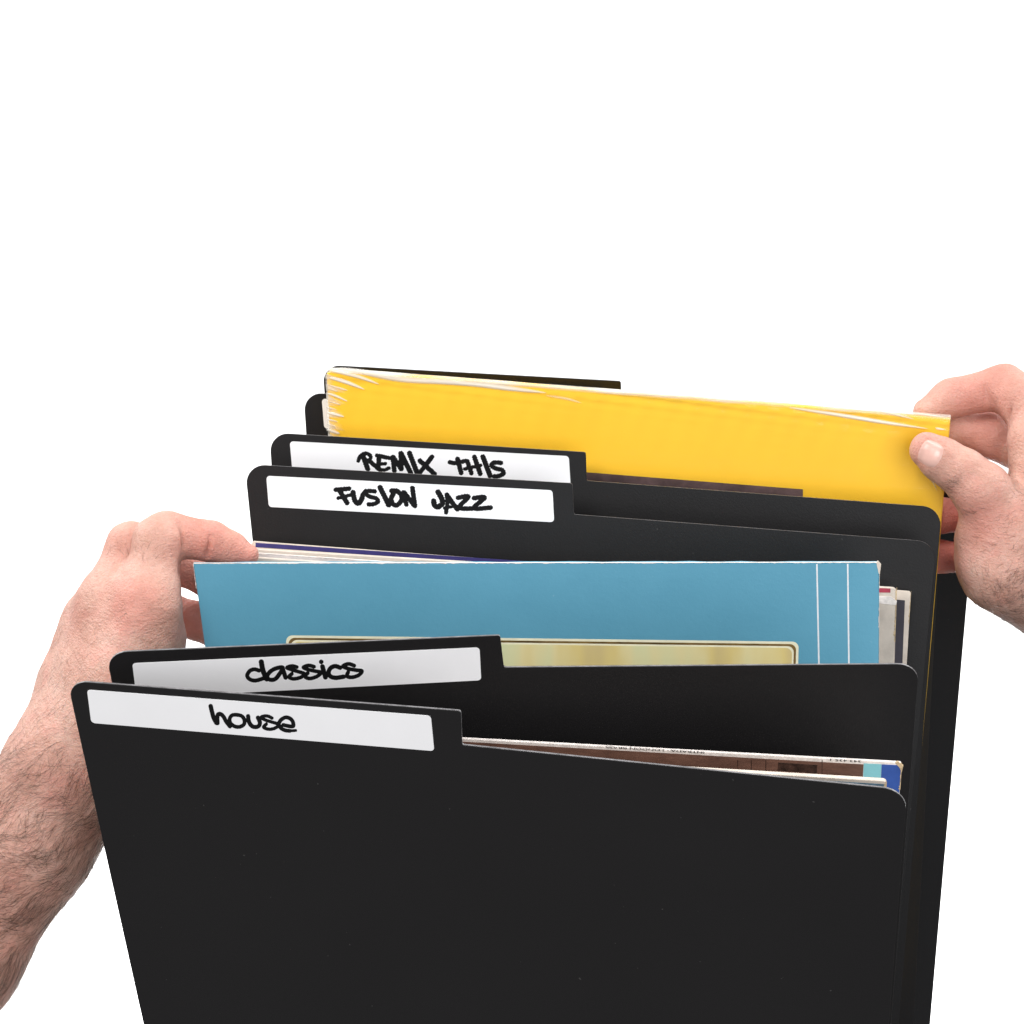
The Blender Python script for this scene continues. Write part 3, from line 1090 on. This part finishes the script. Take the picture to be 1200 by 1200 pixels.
def lh_sdf(P):
    d = chain_sdf(P, lh_meta[0], 6)
    for m_ in lh_meta[1:]:
        d = smin(d, chain_sdf(P, m_, 6), 16)
    d = smin(d, chain_sdf(P, lh_arm, 12), 16)
    for (a, ra), (b, rb) in tend:
        d = smin(d, cap(P, a, b, ra, rb), 9)
    f1 = chain_sdf(P, lh_index, 3.5)
    f2 = chain_sdf(P, lh_middle, 3.5)
    f3 = chain_sdf(P, lh_ring, 3.5)
    fi = smin(f1, smin(f2, f3, 1.0), 1.6)
    d = smin(d, fi, 9)
    # flexion creases of the index finger
    for a, b, w_, dep in LH_CREASE:
        c = cap(P, a, b, 0.0, 0.0)
        d = d + dep * np.exp(-(c / w_) ** 2)
    d = d + 0.16 * np.sin(P[:, 0] * 0.45 + 1.3 * np.sin(P[:, 1] * 0.21)) * np.sin(P[:, 1] * 0.37) + 0.05 * np.sin(P[:, 0] * 1.3 + P[:, 1] * 0.9) * np.sin(P[:, 1] * 1.7 - P[:, 2])
    return d


LH_CREASE = [
    (cpt(247, 622, DB + 1), cpt(242, 655, DB + 4), 1.0, 1.7),
    (cpt(208, 606, DB - 1), cpt(216, 645, DB - 2), 1.2, 2.3),
    (cpt(216, 645, DB - 2), cpt(208, 676, DB - 2), 1.3, 1.4),
    (cpt(168, 618, DB + 2), cpt(158, 665, DB - 4), 1.6, 1.2),
]
hand_l = thing('hand', None, 'hairy left hand and forearm gripping the top left corner of the blue sleeve', 'hand')
lh_pts = lh_index + lh_middle + lh_ring + sum(lh_meta, []) + lh_arm
blush_shade = [(cpt(150, 712, DB - 24), 15, .42), (cpt(240, 640, DB + 4), 16, .55), (cpt(285, 650, DB + 8), 12, .55), (cpt(205, 640, DB - 2), 9, .35),
         (cpt(220, 720, DB + 44), 20, .55), (cpt(225, 675, DB + 36), 16, .7), (cpt(150, 640, DB + 10), 10, .3), (cpt(85, 720, DB), 9, .3)]
_, LV, LN = build_body(lh_sdf, lh_pts, blush_shade, hand_l, 1.1)


def sm(x, a, b):
    t = np.clip((x - a) / (b - a), 0, 1)
    return t * t * (3 - 2 * t)


def lh_density(px, py):
    arm = sm(py, 830, 960) * 0.25 + sm(py, 740, 840) * 0.035
    back = 0.012 * sm(py, 690, 720) * (1 - sm(py, 760, 900))
    patch = 0.10 * np.exp(-(((px - 172) / 13) ** 2 + ((py - 645) / 12) ** 2)) + 0.08 * np.exp(-(((px - 138) / 12) ** 2 + ((py - 648) / 12) ** 2))
    return np.where(px > 200, 0, arm + back + patch)


def lh_dir(px, py):
    a = np.radians(200 + 0 * px) + 0.25 * np.sin(py / 45.0)
    a = np.where(py < 700, np.radians(75), a)
    a = np.where((py >= 700) & (py < 860), np.radians(235), a)
    return np.stack([np.cos(a), np.sin(a)], 1)


hair(lh_sdf, LV, LN, lh_density, lambda px, py: np.where(py > 860, 18.0, np.where(py > 700, 8.0, 5.0)), lh_dir, hand_l, 3)

# ---------------- right hand
DY = PL['Y'].depth(1105, 495)


def R_(px, py, dd, r):
    return (cpt(px, py, DY + dd), r)


rh_thumb = [R_(1184, 625, -14, 17), R_(1151, 576, -18, 14.2), R_(1129, 555, -17, 11.8), R_(1104, 539, -14, 10.6), R_(1087, 527.5, -12, 8.9)]
rh_index = [R_(1222, 510, -2, 13), R_(1196, 468, 8, 11.8), R_(1176, 454, 16, 11.2), R_(1114, 467, 19, 9.5), R_(1087, 483, 17, 7.4)]
rh_middle = [R_(1228, 545, 10, 12), R_(1186, 520, 30, 11), R_(1164, 510.5, 30, 11.4), R_(1124, 501, 32, 9.8), R_(1090, 504, 30, 7.5)]
rh_ring = [R_(1240, 590, 18, 11), R_(1165, 604, 32, 9.2), R_(1100, 604, 24, 8.6), R_(1080, 604, 22, 7.6)]
rh_pinky = [R_(1240, 630, 22, 11), R_(1160, 655, 30, 8.4), R_(1100, 652, 26, 7.8), R_(1080, 650, 24, 7.0)]
rh_palm = [
    [R_(1216, 520, -3, 15), R_(1232, 590, -6, 20), R_(1245, 660, 0, 24)],
    [R_(1186, 630, -12, 19), R_(1184, 655, -8, 24.5), R_(1230, 680, 0, 26)],
    [R_(1240, 560, 14, 15), R_(1250, 650, 14, 22)],
    [R_(1230, 680, 0, 26), R_(1300, 725, 4, 28)],
    [R_(1150, 625, -10, 11), R_(1180, 660, -8, 20)],
]


def rh_sdf(P):
    d = chain_sdf(P, rh_palm[0], 8)
    for m_ in rh_palm[1:]:
        d = smin(d, chain_sdf(P, m_, 8), 12)
    d = smin(d, chain_sdf(P, rh_thumb, 3.0), 7)
    f1 = chain_sdf(P, rh_index, 3.5)
    f2 = chain_sdf(P, rh_middle, 3.5)
    f3 = chain_sdf(P, rh_ring, 3.5)
    f4 = chain_sdf(P, rh_pinky, 3.5)
    fi = smin(smin(f1, f2, 0.8), smin(f3, f4, 0.8), 0.8)
    d = smin(d, fi, 4)
    for a, b, w_, dep in RH_CREASE:
        c = cap(P, a, b, 0.0, 0.0)
        d = d + dep * np.exp(-(c / w_) ** 2)
    d = d + 0.15 * np.sin(P[:, 0] * 0.4 + 1.3 * np.sin(P[:, 1] * 0.23)) * np.sin(P[:, 1] * 0.35) + 0.05 * np.sin(P[:, 0] * 1.3 + P[:, 1] * 0.9) * np.sin(P[:, 1] * 1.7 - P[:, 2])
    return d


RH_CREASE = [
    (cpt(1155, 444, DY + 6), cpt(1157, 478, DY + 8), 1.1, 1.4),
    (cpt(1157, 478, DY + 8), cpt(1165, 492, DY + 10), 1.1, 1.4),
    (cpt(1190, 470, DY - 2), cpt(1178, 500, DY), 1.2, 1.2),
    (cpt(1128, 548, DY - 27), cpt(1118, 572, DY - 27), 1.3, .7),
    (cpt(1133, 552, DY - 27), cpt(1123, 577, DY - 27), 1.0, .5),
    (cpt(1118, 622, DY - 20), cpt(1135, 628, DY - 30), 1.6, .9),
    (cpt(1120, 590, DY - 18), cpt(1122, 618, DY - 20), 2.0, .6),
]
hand_r = thing('hand', None, 'right hand pinching the yellow record between thumb and curled fingers', 'hand')
rh_pts = rh_thumb + rh_index + rh_middle + rh_ring + rh_pinky + sum(rh_palm, [])
blush_shade = [(cpt(1150, 612, DY - 30), 17, .42), (cpt(1140, 465, DY + 10), 20, .5), (cpt(1150, 510, DY + 26), 18, .5), (cpt(1085, 525, DY - 18), 10, .3),
         (cpt(1110, 604, DY + 20), 22, .85), (cpt(1110, 652, DY + 20), 22, .95)]  # ring and little finger reddened, their shaded tone put into the skin colour
_, RV, RN = build_body(rh_sdf, rh_pts, blush_shade, hand_r, 1.1)


def rh_density(px, py):
    wrist = 0.24 * sm(px + 0.9 * (py - 640), 1180, 1240)
    back = 0.05 * sm(py, 560, 600) * sm(px, 1120, 1150) + 0.02 * sm(px, 1170, 1190) * sm(py, 520, 560)
    patch = 0.55 * np.exp(-(((px - 1120) / 8) ** 2 + ((py - 568) / 9) ** 2))
    return np.where((px < 1105) | (py < 530), 0, wrist + back + patch)


def rh_dir(px, py):
    a = np.where(py < 640, np.radians(165), np.radians(60)) + 0.3 * np.sin(py / 30.0)
    return np.stack([np.cos(a), np.sin(a)], 1)


hair(rh_sdf, RV, RN, rh_density, lambda px, py: np.where(py > 650, 9.0, 6.0), rh_dir, hand_r, 9)


# thumb nail: a curved plate lying on the thumb's surface
def on_surface(fn, PX, PY, d0, off):
    ray = np.stack([(PX - 600) / FPX, (600 - PY) / FPX, -np.ones(len(PX))], 1)
    t = np.full(len(PX), float(d0))
    for _ in range(60):
        t += fn(ray * t[:, None]) * 0.8
    P = ray * t[:, None]
    g = grad(fn, P)
    return P + g / np.linalg.norm(g, axis=1)[:, None] * off[:, None]


M['nail'] = mottled('pink_fingernail', (0.60, 0.36, 0.305), 0.06, 0.3, 80, 0.1, 0.0002, 300, 0.4, 0.15, 0.2)
c0 = np.array([1090.5, 531.5]); ex = np.array([-0.90, -0.43]); ey = np.array([-0.43, 0.90])
Q, OFF, NF = [], [], []
na, nb = 16, 16
for i in range(na + 1):
    for j in range(nb + 1):
        x, y = -1 + 2 * i / na, -1 + 2 * j / nb
        sx = x * math.sqrt(1 - y * y / 2) * 0.8 + x * 0.2            # squarish ellipse
        sy_ = y * math.sqrt(1 - x * x / 2) * 0.8 + y * 0.2
        Q.append(c0 + ex * sx * 15 + ey * sy_ * 16.5)
        OFF.append(0.30 - 0.45 * max(0, max(abs(x), abs(y)) - .7) / .3)
for i in range(na):
    for j in range(nb):
        k = i * (nb + 1) + j
        NF.append((k, k + nb + 1, k + nb + 2, k + 1))
Q = np.array(Q)
obj('nail', to_world(on_surface(rh_sdf, Q[:, 0], Q[:, 1], DY - 60, np.array(OFF))), NF, M['nail'], hand_r, True)
